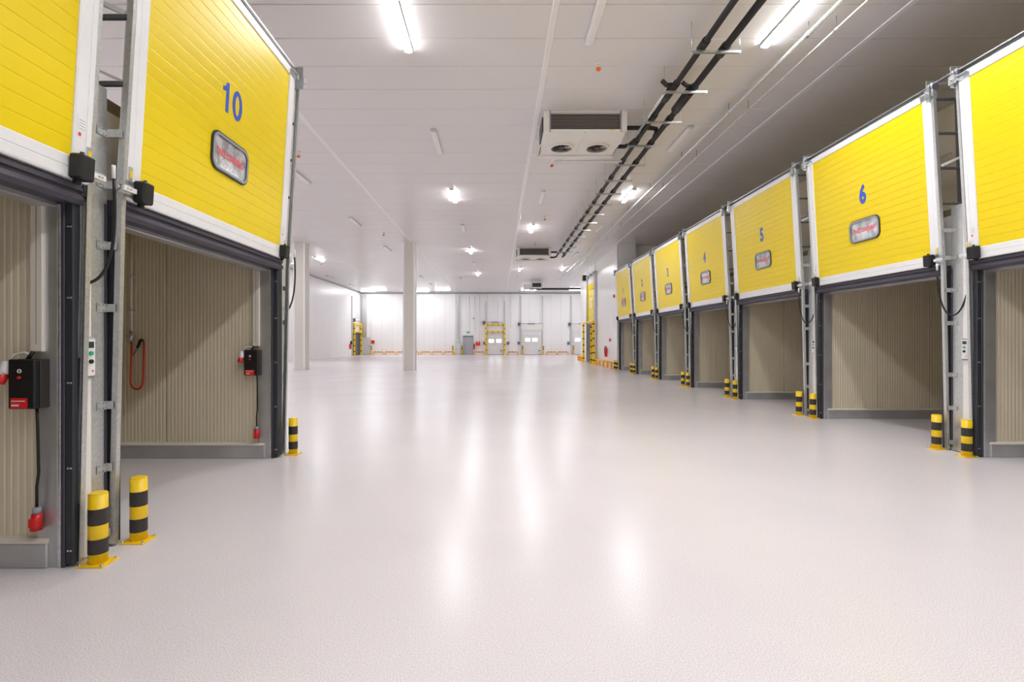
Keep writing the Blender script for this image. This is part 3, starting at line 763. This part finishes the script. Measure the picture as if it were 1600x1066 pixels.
# ------------------------------------------------------------------ refrigerant pipes and hangers
ZP = 6.49
def pipe(x, y0, y1, r, label, phase, valve):
    t = thing('insulated_pipe', label, 'pipe', (x, 0, ZP), (0, 0, 0), 'black insulated refrigerant pipes')
    MB().tube([(0, y0, 0), (0, y1, 0)], r, 14).build('sleeve', 'insulation', t)
    y = 8.41 + phase
    while y < y1 - .3:
        MB().tube([(0, y-.13, 0), (0, y+.13, 0)], r+.018, 14).build('collar', 'insulation', t); y += 1.36
    for p in valve: p.build('valve', 'insulation', t)
    return t
pipe(3.40, -4, 29.0, .052, 'black insulated pipe under the ceiling, the one nearer the coolers', -.05,
     [MB().tube([(0, 9.72, .02), (-.16, 9.72, .02), (-.26, 9.66, .07)], .045, 10).tube([(-.02, 9.86, 0), (-.02, 10.25, 0)], .085, 12)])
pipe(3.79, -4, 29.6, .060, 'black insulated pipe under the ceiling, the one nearer the dock doors', .10,
     [MB().tube([(0, 9.80, .02), (-.15, 9.76, .03), (-.24, 9.72, .07)], .04, 10).tube([(-.03, 9.9, -.01), (-.03, 10.7, -.01)], .095, 12)])
def branch(label, pts, r):
    t = thing('pipe_branch', label, 'pipe'); MB().tube(pts, r, 12).build('sleeve', 'insulation', t); return t
branch('upper black pipe branch from the near cooler bending to the outer pipe', [(2.98, 11.9, 6.60), (3.60, 11.9, 6.60), (3.74, 11.95, 6.60), (3.79, 12.1, 6.58), (3.79, 12.35, 6.50)], .05)
branch('lower black pipe branch from the near cooler joining the inner pipe', [(2.98, 12.7, 6.47), (3.18, 12.7, 6.47), (3.30, 12.6, 6.49), (3.36, 12.3, 6.50), (3.40, 12.1, 6.49)], .05)
branch('upper black pipe branch leaving the far cooler', [(3.0, 29.0, 6.66), (3.6, 29.0, 6.66), (3.79, 28.9, 6.6), (3.79, 28.7, 6.5)], .05)
branch('lower black pipe branch leaving the far cooler', [(3.0, 29.6, 6.46), (3.3, 29.6, 6.46), (3.40, 29.4, 6.47), (3.40, 29.0, 6.49)], .05)
HANG_C = MB().prism([(-.02, 0), (-.02, -.042), (-.008, -.042), (-.008, -.038), (-.016, -.038), (-.016, -.004), (.016, -.004), (.016, -.038), (.008, -.038), (.008, -.042), (.02, -.042), (.02, 0)], 'x', -.42, .42).mesh('channel', 'zinc')
HANG_R = MB().tube([(0, 0, -.06), (0, 0, CEIL-6.42)], .006, 6).tube([(0, 0, -.055), (0, 0, -.043)], .014, 6).mesh('rod', 'zinc')
h0 = None
for k in range(15):
    y = 8.41 + 1.36*k
    lab = 'slotted steel pipe hanger under the black pipes, %s from the camera' % ORD[k]
    if h0 is None:
        h0 = thing('pipe_hanger', lab, 'pipe hanger', (3.62, y, 6.42), (0, 0, 0), 'pipe hangers under the black pipes')
        link('channel', HANG_C, h0)
        for sx in (-1, 1): link('rod', HANG_R, h0, (sx*.40, 0, 0))
    else: dup(h0, (3.62, y, 6.42), label=lab)
t = thing('drain_pipe', 'thin white drain pipe running back between the two black pipes', 'pipe')
MB().tube([(1.55, 13.7, 6.46), (3.40, 13.7, 6.46), (3.50, 13.75, 6.46), (3.55, 13.9, 6.455), (3.55, 28.8, 6.455)], .024, 10).build('tube', 'white_plastic', t)
MB().tube([(1.62, 13.7, 6.46), (1.72, 13.7, 6.46)], .032, 10).tube([(3.30, 13.7, 6.46), (3.38, 13.7, 6.46)], .032, 10).build('socket_joint', 'white_plastic', t)
t = thing('steel_conduit', 'short bare steel conduit lying along the inner black pipe', 'conduit')
MB().tube([(3.28, 9.9, 6.47), (3.28, 12.1, 6.47)], .028, 10).build('tube', 'zinc', t)
for y in (9.95, 11.0, 12.05): MB().tube([(3.28, y-.03, 6.47), (3.28, y+.03, 6.47)], .034, 10).build('coupling', 'zinc', t)

def service_pipe(x, z, r, y1, label, step, y0h):
    t = thing('service_pipe', label, 'pipe', (x, 0, z), (0, 0, 0), 'galvanised service pipes')
    MB().tube([(0, -6, 0), (0, y1, 0)], r, 12).build('tube', 'zinc', t)
    y = y0h
    while y < y1:
        c = MB().tube([(0, y-.05, 0), (0, y+.05, 0)], r+.009, 12).build('clamp', 'zinc', t)
        MB().tube([(0, y, r), (0, y, CEIL-z)], .006, 6).build('rod', 'dark_steel', c)
        y += step
service_pipe(5.16, 6.70, .036, 44, 'thick galvanised service pipe under the ceiling above the dock doors', 2.9, 8.4)
service_pipe(5.52, 6.68, .018, 40, 'thin galvanised service pipe under the ceiling nearest the dock doors', 2.9, 8.25)

# far crosswise insulated pipe
t = thing('insulated_pipe', 'distant black insulated pipe running crosswise from the distant cooler', 'pipe', (0, 44.9, 6.17))
MB().tube([(3.05, 0, 0), (12, 0, 0)], .085, 12).build('sleeve', 'insulation', t)
for x in (4.1, 5.6, 7.1): MB().box(x-.02, x+.02, -.1, .1, -.12, -.085).tube([(x, .1, -.1), (x, .1, CEIL-6.17)], .008, 5).build('hanger', 'zinc', t)

# ------------------------------------------------------------------ right wall hatch door with guards, extinguisher, barriers
t = thing('hatch_gate', 'narrow yellow high-lift door on the far right wall beyond dock door 1', 'dock door', (6.57, 35.25, 2.85), (0, 0, PI)); t['kind'] = 'thing'
for i in range(6): MB().box(0, .045, -1.3, 1.3, .46*i+.004, .46*(i+1)-.004, bev=.004).build('slat', 'yellow_door', t)
w = MB().ringprism(rrect(.55, .72, .08, cv=1.36), rrect(.45, .62, .06, cv=1.36), 'x', .045, .06).build('window', 'alu_white', t)
MB().prism(rrect(.46, .63, .06, cv=1.36), 'x', .046, .05).build('pane', 'diffuser_off', w)
MB().box(.05, .10, .95, 1.10, .45, .52).build('handle', 'black_plastic', t)
MB().box(0, .04, -1.3, 1.3, 2.76, 3.2).build('top_panel', 'alu_white', t)
t = thing('lift_gear', 'galvanised tracks around the yellow high-lift door on far right wall', 'door track', (6.57, 35.25, 0), (0, 0, PI))
for s in (-1, 1): MB().box(.0, .16, s*1.38, s*1.52, 0.02, 6.2, bev=.005).box(.05, .09, s*1.42, s*1.48, 6.2, 6.8).build('track', 'galv', t)
MB().tube([(.12, -1.6, 6.15), (.12, 2.0, 6.15)], .04, 10).build('shaft', 'dark_steel', t)
for y in (-1.2, 0, 1.2): MB().tube([(.12, y-.1, 6.15), (.12, y+.1, 6.15)], .10, 14).build('drum', 'galv', t)
MB().box(.02, .32, -2.25, -1.95, 6.0, 6.4, bev=.02).build('motor', 'black_plastic', t)
def guard_post(y, z1, label, nb):
    t = thing('guard_post', label, 'guard post', (6.32, y, 0), (0, 0, 0), 'striped guard posts at the high-lift door')
    MB().box(-.065, .065, -.065, .065, 0, z1, bev=.01).build('post', 'yellow_paint', t)
    for k in range(nb):
        z = .25 + (z1-.4)*k/(nb-1); MB().box(-.068, .068, -.068, .068, z, z+.08).build('band', 'black_band', t)
    MB().box(-.13, .13, -.13, .13, 0, .015).build('base_plate', 'yellow_paint', t)
guard_post(37.35, 2.8, 'far tall striped guard post beside the yellow high-lift door', 6)
guard_post(33.45, 2.8, 'near tall striped guard post beside the yellow high-lift door', 6)
guard_post(34.25, 2.6, 'middle tall striped guard post in the high-lift door opening', 6)
guard_post(33.25, .9, 'short striped guard post at the foot of the high-lift door', 2)
t = thing('strip_guard', 'black and yellow edge guard inside the high-lift door opening', 'edge guard', (6.75, 33.95, 0))
MB().box(0, .7, 0, .06, 0, 2.7).build('plate', 'black_band', t)
for k in range(6): MB().box(.1, .6, -.004, 0, .15+.44*k, .40+.44*k).build('stripe', 'yellow_paint', t)
t = thing('door_lining', 'grey lining of the high-lift door opening', 'door frame', (6.6, 35.25, 0)); t['kind'] = 'thing'
MB().box(.0, .5, 1.40, 1.54, 0, 2.85).build('jamb', 'jamb_steel', t); MB().box(.0, .5, -1.54, -1.47, 0, 2.85).build('jamb', 'jamb_steel', t)
MB().box(-.03, .5, -1.54, 1.54, 2.75, 2.85).build('head', 'alu_white', t)
t = thing('lift_beam', 'yellow crossbar above the striped guard posts', 'guard rail', (6.30, 0, 2.80)); MB().box(-.06, .06, 33.36, 37.44, 0, .12, bev=.01).build('rail', 'yellow_paint', t)

def extinguisher(loc, rot, label):
    t = thing('fire_extinguisher', label, 'fire extinguisher', loc, (0, 0, rot), 'red fire extinguishers')   # local: wall at x=0, room +x
    MB().tube([(.13, 0, 0), (.13, 0, .03), (.13, 0, .44), (.13, 0, .50), (.13, 0, .53)], .085, 14).build('cylinder', 'red_paint', t)
    MB().tube([(.13, 0, .53), (.13, 0, .60)], .03, 10).box(.10, .26, -.015, .015, .60, .63).build('valve', 'black_plastic', t)
    MB().tube([(.15, 0, .58), (.24, .04, .52), (.25, .06, .30), (.23, .07, .12)], .015, 8).build('hose', 'black_plastic', t)
    MB().box(.0, .05, -.04, .04, .2, .45).build('wall_bracket', 'zinc', t)
extinguisher((6.57, 30.1, .62), PI, 'red fire extinguisher on the wall between door 1 and the high-lift door')
def disc(loc, rot, r, label, name='alarm_button', cat='alarm button', group=None):
    t = thing(name, label, cat, loc, (0, 0, rot), group)
    MB().tube([(0, 0, 0), (.05, 0, 0)], r, 14).build('housing', 'red_paint', t)
    MB().tube([(.05, 0, 0), (.06, 0, 0)], r*.6, 12).build('lens', 'red_plastic', t)
disc((6.57, 29.6, 1.62), PI, .09, 'round red alarm above the extinguisher on the right wall')
disc((6.57, 28.55, 4.1), PI, .10, 'round red alarm high on the wall beside door 1', 'alarm_sounder')
def orange_barrier(y0, y1, n, label):
    t = thing('floor_barrier', label, 'barrier', (6.38, y0, 0), (0, 0, 0), 'low orange barriers on right wall')
    L = y1 - y0
    MB().tube([(0, 0, .36), (0, L, .36)], .05, 10).build('rail', 'orange_paint', t)
    for k in range(n): MB().box(-.05, .05, L*k/(n-1)-.09, L*k/(n-1)+.09, 0, .39, bev=.015).build('leg', 'orange_paint', t)
orange_barrier(28.4, 32.8, 5, 'low orange barrier along the wall from door 1 to the high-lift door')
orange_barrier(37.9, 40.2, 4, 'low orange barrier at the far corner past the high-lift door')

# ------------------------------------------------------------------ far wall fittings
def FX(px): return (px - 778) * .0709
def FZ(py): return 1.6 - (py - 532) * .0709
YF = FAR - .03
def hoop(x0, x1, label):
    t = thing('hoop_barrier', label, 'barrier', (x0, YF-.30, 0), (0, 0, 0), 'low yellow hoop barriers on the far wall')
    L = x1 - x0; pts = [(0, 0, 0), (0, 0, .22), (.03, 0, .29), (.10, 0, .32), (L-.10, 0, .32), (L-.03, 0, .29), (L, 0, .22), (L, 0, 0)]
    MB().tube(pts, .055, 8).build('tube', 'orange_paint', t)
    for q in (.2, .5, .8): MB().tube([(L*q-.05, 0, .32), (L*q+.05, 0, .32)], .058, 8).build('band', 'black_band', t)
hs = [(FX(584.5)+1.3*k, FX(584.5)+1.3*k+1.1) for k in range(7)]
for k, (a, b_) in enumerate(hs): hoop(a, b_, '%s yellow hoop barrier from the grey corner cabinet along the far wall' % ORD[k])
hoop(FX(740.8), FX(756.5), 'yellow hoop barrier between the grey door and the yellow framed door')
hoop(FX(793), FX(809), 'yellow hoop barrier right of the yellow framed door')
hoop(FX(853.5), FX(868.7), 'left of two yellow hoop barriers right of the white far door')
hoop(FX(871), FX(887), 'right of two yellow hoop barriers right of the white far door')
def tall_bollard(x, label):
    t = thing('bollard', label, 'bollard', (x, YF-.38, 0), (0, 0, 0), 'tall yellow bollards on the far wall')
    MB().tube([(0, 0, 0), (0, 0, 1.0), (0, 0, 1.05)], .075, 12).build('post', 'yellow_paint', t)
    for z in (.62, .84): MB().tube([(0, 0, z), (0, 0, z+.10)], .078, 12).build('band', 'black_band', t)
    MB().box(-.12, .12, -.12, .12, 0, .02).build('base_plate', 'yellow_paint', t)
for px, lab in ((581.7, 'beside the grey corner cabinet'), (708, 'left of the second ladder riser'), (722.3, 'just left of the grey door'), (816.3, 'left of the white far door'), (848.6, 'right of the white far door'), (895.3, 'near the right corner before the last far door')):
    tall_bollard(FX(px), 'tall yellow bollard on the far wall, ' + lab)

def riser(x0, x1, f0, f1, z0, label):
    t = thing('cable_riser', label, 'cable riser', (0, YF, 0), (0, 0, 0), 'galvanised cable risers on far wall')
    MB().box(x0, x1, -.10, 0, z0, 6.6, bev=.01).build('duct', 'galv', t)
    for x in (f0, f1): MB().box(x-.03, x+.03, -.06, 0, z0, 6.6).build('rail', 'alu_white', t)
    for k in range(4): MB().box(f0, f1, -.05, -.01, 1.9+1.3*k, 1.98+1.3*k).build('rung', 'alu_white', t)
riser(FX(565), FX(573), FX(573.5), FX(580.5), 1.95, 'galvanised duct and ladder riser above the grey corner cabinet')
riser(FX(714.6), FX(717.8), FX(711.6), FX(720.3), 1.4, 'galvanised duct and ladder riser left of the grey far door')
def cabinet(x0, x1, h, label):
    t = thing('wall_cabinet', label, 'cabinet', ((x0+x1)/2, YF, 0))
    w = (x1-x0)/2
    MB().box(-w, w, -.35, 0, .06, h, bev=.01).box(-w+.03, w-.03, -.32, 0, 0, .06).build('body', 'grey_cabinet', t)
    for s in (-1, 1):
        d = MB().box(s*.005, s*(w-.02), -.37, -.35, .10, h-.04, bev=.004).build('door', 'grey_cabinet', t)
        MB().box(s*(w-.14), s*(w-.10), -.40, -.37, h*.45, h*.55).build('handle', 'dark_steel', d)
cabinet(FX(565.2), FX(579.4), 1.9, 'grey double-door cabinet in the far left corner')
cabinet(FX(712), FX(720.2), 1.33, 'small grey cabinet under the second ladder riser')

def sectional(x0, x1, z1, label, wins, nm=None):
    t = thing('sectional_gate', label, 'sectional door', ((x0+x1)/2, YF, 0), (0, 0, 0), 'white sectional doors in the far wall'); t['kind'] = 'thing'
    w = (x1-x0)/2; n = 5
    for i in range(n): MB().box(-w+.1, w-.1, -.06, -.01, .03+(z1-.03)*i/n+.004, .03+(z1-.03)*(i+1)/n-.004, bev=.004).build('panel', 'far_door_white', t)
    for cx, ww, zz, hh in wins:
        f = MB().ringprism(rrect(ww+.08, hh+.08, .05, cu=cx, cv=zz), rrect(ww, hh, .03, cu=cx, cv=zz), 'y', -.075, -.06).build('window_frame', 'alu_white', t)
        MB().prism(rrect(ww+.02, hh+.02, .03, cu=cx, cv=zz), 'y', -.068, -.062).build('pane', 'daylight_pane', f)
    MB().box(-w+.1, w-.1, -.07, -.01, 0, .03).build('bottom_seal', 'rubber', t)
    MB().box(w-.45, w-.25, -.09, -.06, .42, .50).build('handle', 'black_plastic', t)
    return t
def wtracks(x0, x1, z1, zt, label, hz, boxx=None):
    t = thing('lift_gear', label, 'door track', (0, YF, 0), (0, 0, 0), 'tracks of the far sectional doors')
    for x in (x0, x1): MB().box(x-.05, x+.05, -.14, 0, .02, zt, bev=.005).build('track', 'grey_cabinet', t)
    MB().tube([(x0-.15, -.12, hz), (x1+.15, -.12, hz)], .035, 8).build('shaft', 'zinc', t)
    MB().box((x0+x1)/2-.45, (x0+x1)/2+.35, -.20, -.05, hz-.05, hz+.05).build('spring', 'grey_plastic', t)
    MB().box(x0-.35, x0-.08, -.30, 0, hz-.25, hz+.1, bev=.02).build('motor', 'dark_steel', t)
    MB().box(x0, x1, -.10, -.01, z1, hz-.1).build('header', 'unit_white', t)
sectional(FX(759.5), FX(788), 2.5, 'white far door with two bright windows, inside the yellow frame', [(-.42, .52, 1.55, .34), (.40, .52, 1.55, .34)])
wtracks(FX(759), FX(788.8), 2.5, 5.9, 'tracks and shaft above the yellow framed far door', 3.62)
t = thing('guard_arch', 'yellow guard frame with black bands around the far white door', 'guard frame', (0, YF-.20, 0))
for px in (759.4, 788.2):
    p_ = MB().box(FX(px)-.085, FX(px)+.085, -.08, .08, 0, 3.42, bev=.01).build('post', 'yellow_paint', t)
    for z in (.5, 1.1, 1.7, 2.3, 2.9): MB().box(FX(px)-.088, FX(px)+.088, -.083, .083, z, z+.07).build('band', 'black_band', p_)
for z in (3.33, 2.54):
    r_ = MB().box(FX(759.4)+.085, FX(788.2)-.085, -.07, .07, z-.07, z+.07, bev=.01).build('crossbar', 'yellow_paint', t)
    for px in (762, 770, 779, 786.5): MB().box(FX(px)-.04, FX(px)+.04, -.073, .073, z-.073, z+.073).build('band', 'black_band', r_)
sectional(FX(814.5), FX(847.3), 2.7, 'white far door with two bright windows, between two tall bollards', [(-.45, .52, 1.65, .33), (.33, .52, 1.65, .33)])
wtracks(FX(814), FX(847.5), 2.7, 6.5, 'tracks and shaft above the white far door between tall bollards', 3.45)
sectional(FX(893), FX(927), 2.7, 'white far door partly hidden by the right wall corner', [(-.55, .52, 1.65, .33), (.35, .52, 1.65, .33)])
wtracks(FX(892.5), FX(927.3), 2.7, 6.5, 'tracks and shaft above the far door half hidden by the corner', 3.45)
for px, lab in ((757, 'left of the yellow framed far door'), (810.5, 'left of the white far door'), (888, 'left of the last far door'), (794, 'right of the yellow framed far door')):
    t = thing('control_box', 'small dark control box on the far wall, ' + lab, 'control box', (FX(px), YF-.0, 1.12), (0, 0, -PI/2), 'control boxes on the far wall')
    MB().box(0, .14, -.14, .14, 0, .34, bev=.015).build('housing', 'grey_plastic', t)
    MB().box(.14, .16, -.09, .09, .05, .29).build('face_plate', 'dark_steel', t)
d = struct(MB().box(-.53, .53, -.05, 0, .01, 2.06, bev=.005).build('door_1', 'grey_door', loc=(FX(731.5), YF, 0)))
MB().ringprism([(-.60, 0), (-.60, 2.14), (.60, 2.14), (.60, 0)], [(-.53, 0), (-.53, 2.06), (.53, 2.06), (.53, 0)], 'y', -.07, 0).build('frame', 'grey_door', d)
MB().box(-.53, .53, -.09, -.05, 1.98, 2.06).build('closer', 'dark_steel', d)
MB().tube([(-.44, -.05, 1.02), (-.44, -.10, 1.02), (-.30, -.10, 1.02)], .015, 8).build('handle', 'black_plastic', d)
t = thing('exit_sign', 'green exit sign above the grey door in the far wall', 'exit sign', (FX(731.7), YF, 2.40))
MB().box(-.17, .17, -.04, 0, 0, .18, bev=.004).build('panel', 'green_plastic', t)
MB().box(-.11, -.02, -.044, -.04, .05, .07).box(-.09, -.05, -.044, -.04, .05, .14).prism([(.04, .08), (.04, .11), (.08, .11), (.08, .14), (.13, .095), (.08, .05), (.08, .08)], 'y', -.044, -.04).build('symbol', 'white_plastic', t)
t = thing('fire_hose_cabinet', 'red fire hose cabinet on the far wall right of the grey door', 'fire hose cabinet', (FX(747), YF, 1.0))
MB().box(-.24, .24, -.20, 0, .03, .45, bev=.01).build('body', 'red_paint', t)
MB().box(-.05, .05, -.206, -.20, .30, .40).build('symbol', 'white_plastic', t)
extinguisher((FX(741), YF, .62), -PI/2, 'red fire extinguisher on the far wall right of the grey door')
disc((FX(740.3), YF, 4.05), -PI/2, .08, 'round red alarm high on the far wall above the extinguisher', 'alarm_sounder')
t = thing('fire_sign', 'square red fire sign beside the grey corner cabinet', 'sign', (FX(582.6), YF, 1.42))
MB().box(-.19, .19, -.03, 0, -.19, .19).build('plate', 'red_paint', t)
MB().box(-.05, .05, -.034, -.03, -.10, .08).build('symbol', 'red_plastic', t)
# cable conduits on the far wall
for i, (px, z0, z1) in enumerate(((749.3, 1.3, 6.7), (812.5, 1.4, 6.7), (890.5, 1.4, 6.7), (741.5, 2.6, 6.4), (733.5, 2.7, 6.4), (798, 3.0, 6.7))):
    t = thing('conduit', 'thin upright conduit on the far wall, %s from the left' % ORD[[3, 5, 6, 2, 1, 4][i]-1] if False else 'thin upright conduit on the far wall ' + ['right of the fire hose cabinet', 'left of the white far door', 'left of the last far door', 'above the extinguisher', 'above the exit sign', 'between the two windowed doors'][i], 'conduit', (FX(px), YF, 0))
    MB().tube([(0, -.03, z0), (0, -.03, z1)], .022, 6).build('tube', 'lamp_grey', t)

# left wall door near the far corner
LW = XLW + 0.0
t = thing('guard_arch', 'yellow guard frame with black bands around the doorway in the left wall', 'guard frame', (LW+.18, 0, 0))
for y in (52.9, 55.5):
    p_ = MB().box(-.08, .08, y-.10, y+.10, 0, 3.4, bev=.01).build('post', 'yellow_paint', t)
    for z in (.4, 1.0, 1.6, 2.2, 2.8): MB().box(-.083, .083, y-.103, y+.103, z, z+.09).build('band', 'black_band', p_)
for z in (3.33, 2.52): MB().box(-.07, .07, 53.0, 55.4, z-.08, z+.08, bev=.01).build('crossbar', 'yellow_paint', t)
d = struct(MB().box(0, .05, 53.0, 55.4, 0, 2.45).build('doorway_dark', 'dark_room', loc=(LW, 0, 0)))  # flat dark sheet stands in for the dark opening
MB().box(.05, .07, 54.1, 54.15, .1, 2.4).build('meeting_edge', 'grey_plastic', d)
MB().box(.0, .06, 53.0, 55.4, 2.6, 3.25).build('top_panel', 'alu_white', d)
t = thing('wall_number', 'pale grey number 28 high above the doorway in the left wall', 'number', (LW+.004, 54.3, 4.25)); link('digits', text_mesh('28', 1.0, 'pale_print', 1.6, .01), t)
t = thing('lift_gear', 'galvanised tracks above the doorway in the left wall', 'door track', (LW, 0, 0))
for y in (52.5, 55.7): MB().box(0, .12, y-.08, y+.08, .02, 6.2).build('track', 'galv', t)
MB().tube([(.12, 52.4, 3.7), (.12, 55.8, 3.7)], .04, 8).build('shaft', 'zinc', t)
MB().box(.02, .3, 52.7, 53.0, 3.55, 3.9).build('motor', 'dark_steel', t)
extinguisher((LW, 51.6, .7), 0, 'red fire extinguisher on the left wall before the doorway')
t = thing('control_box', 'black control box on the left wall before the doorway', 'control box', (LW, 52.2, 1.2)); MB().box(0, .14, -.12, .12, 0, .34, bev=.015).build('housing', 'black_plastic', t); MB().box(.14, .15, -.08, .08, .05, .29).build('face_plate', 'dark_steel', t)
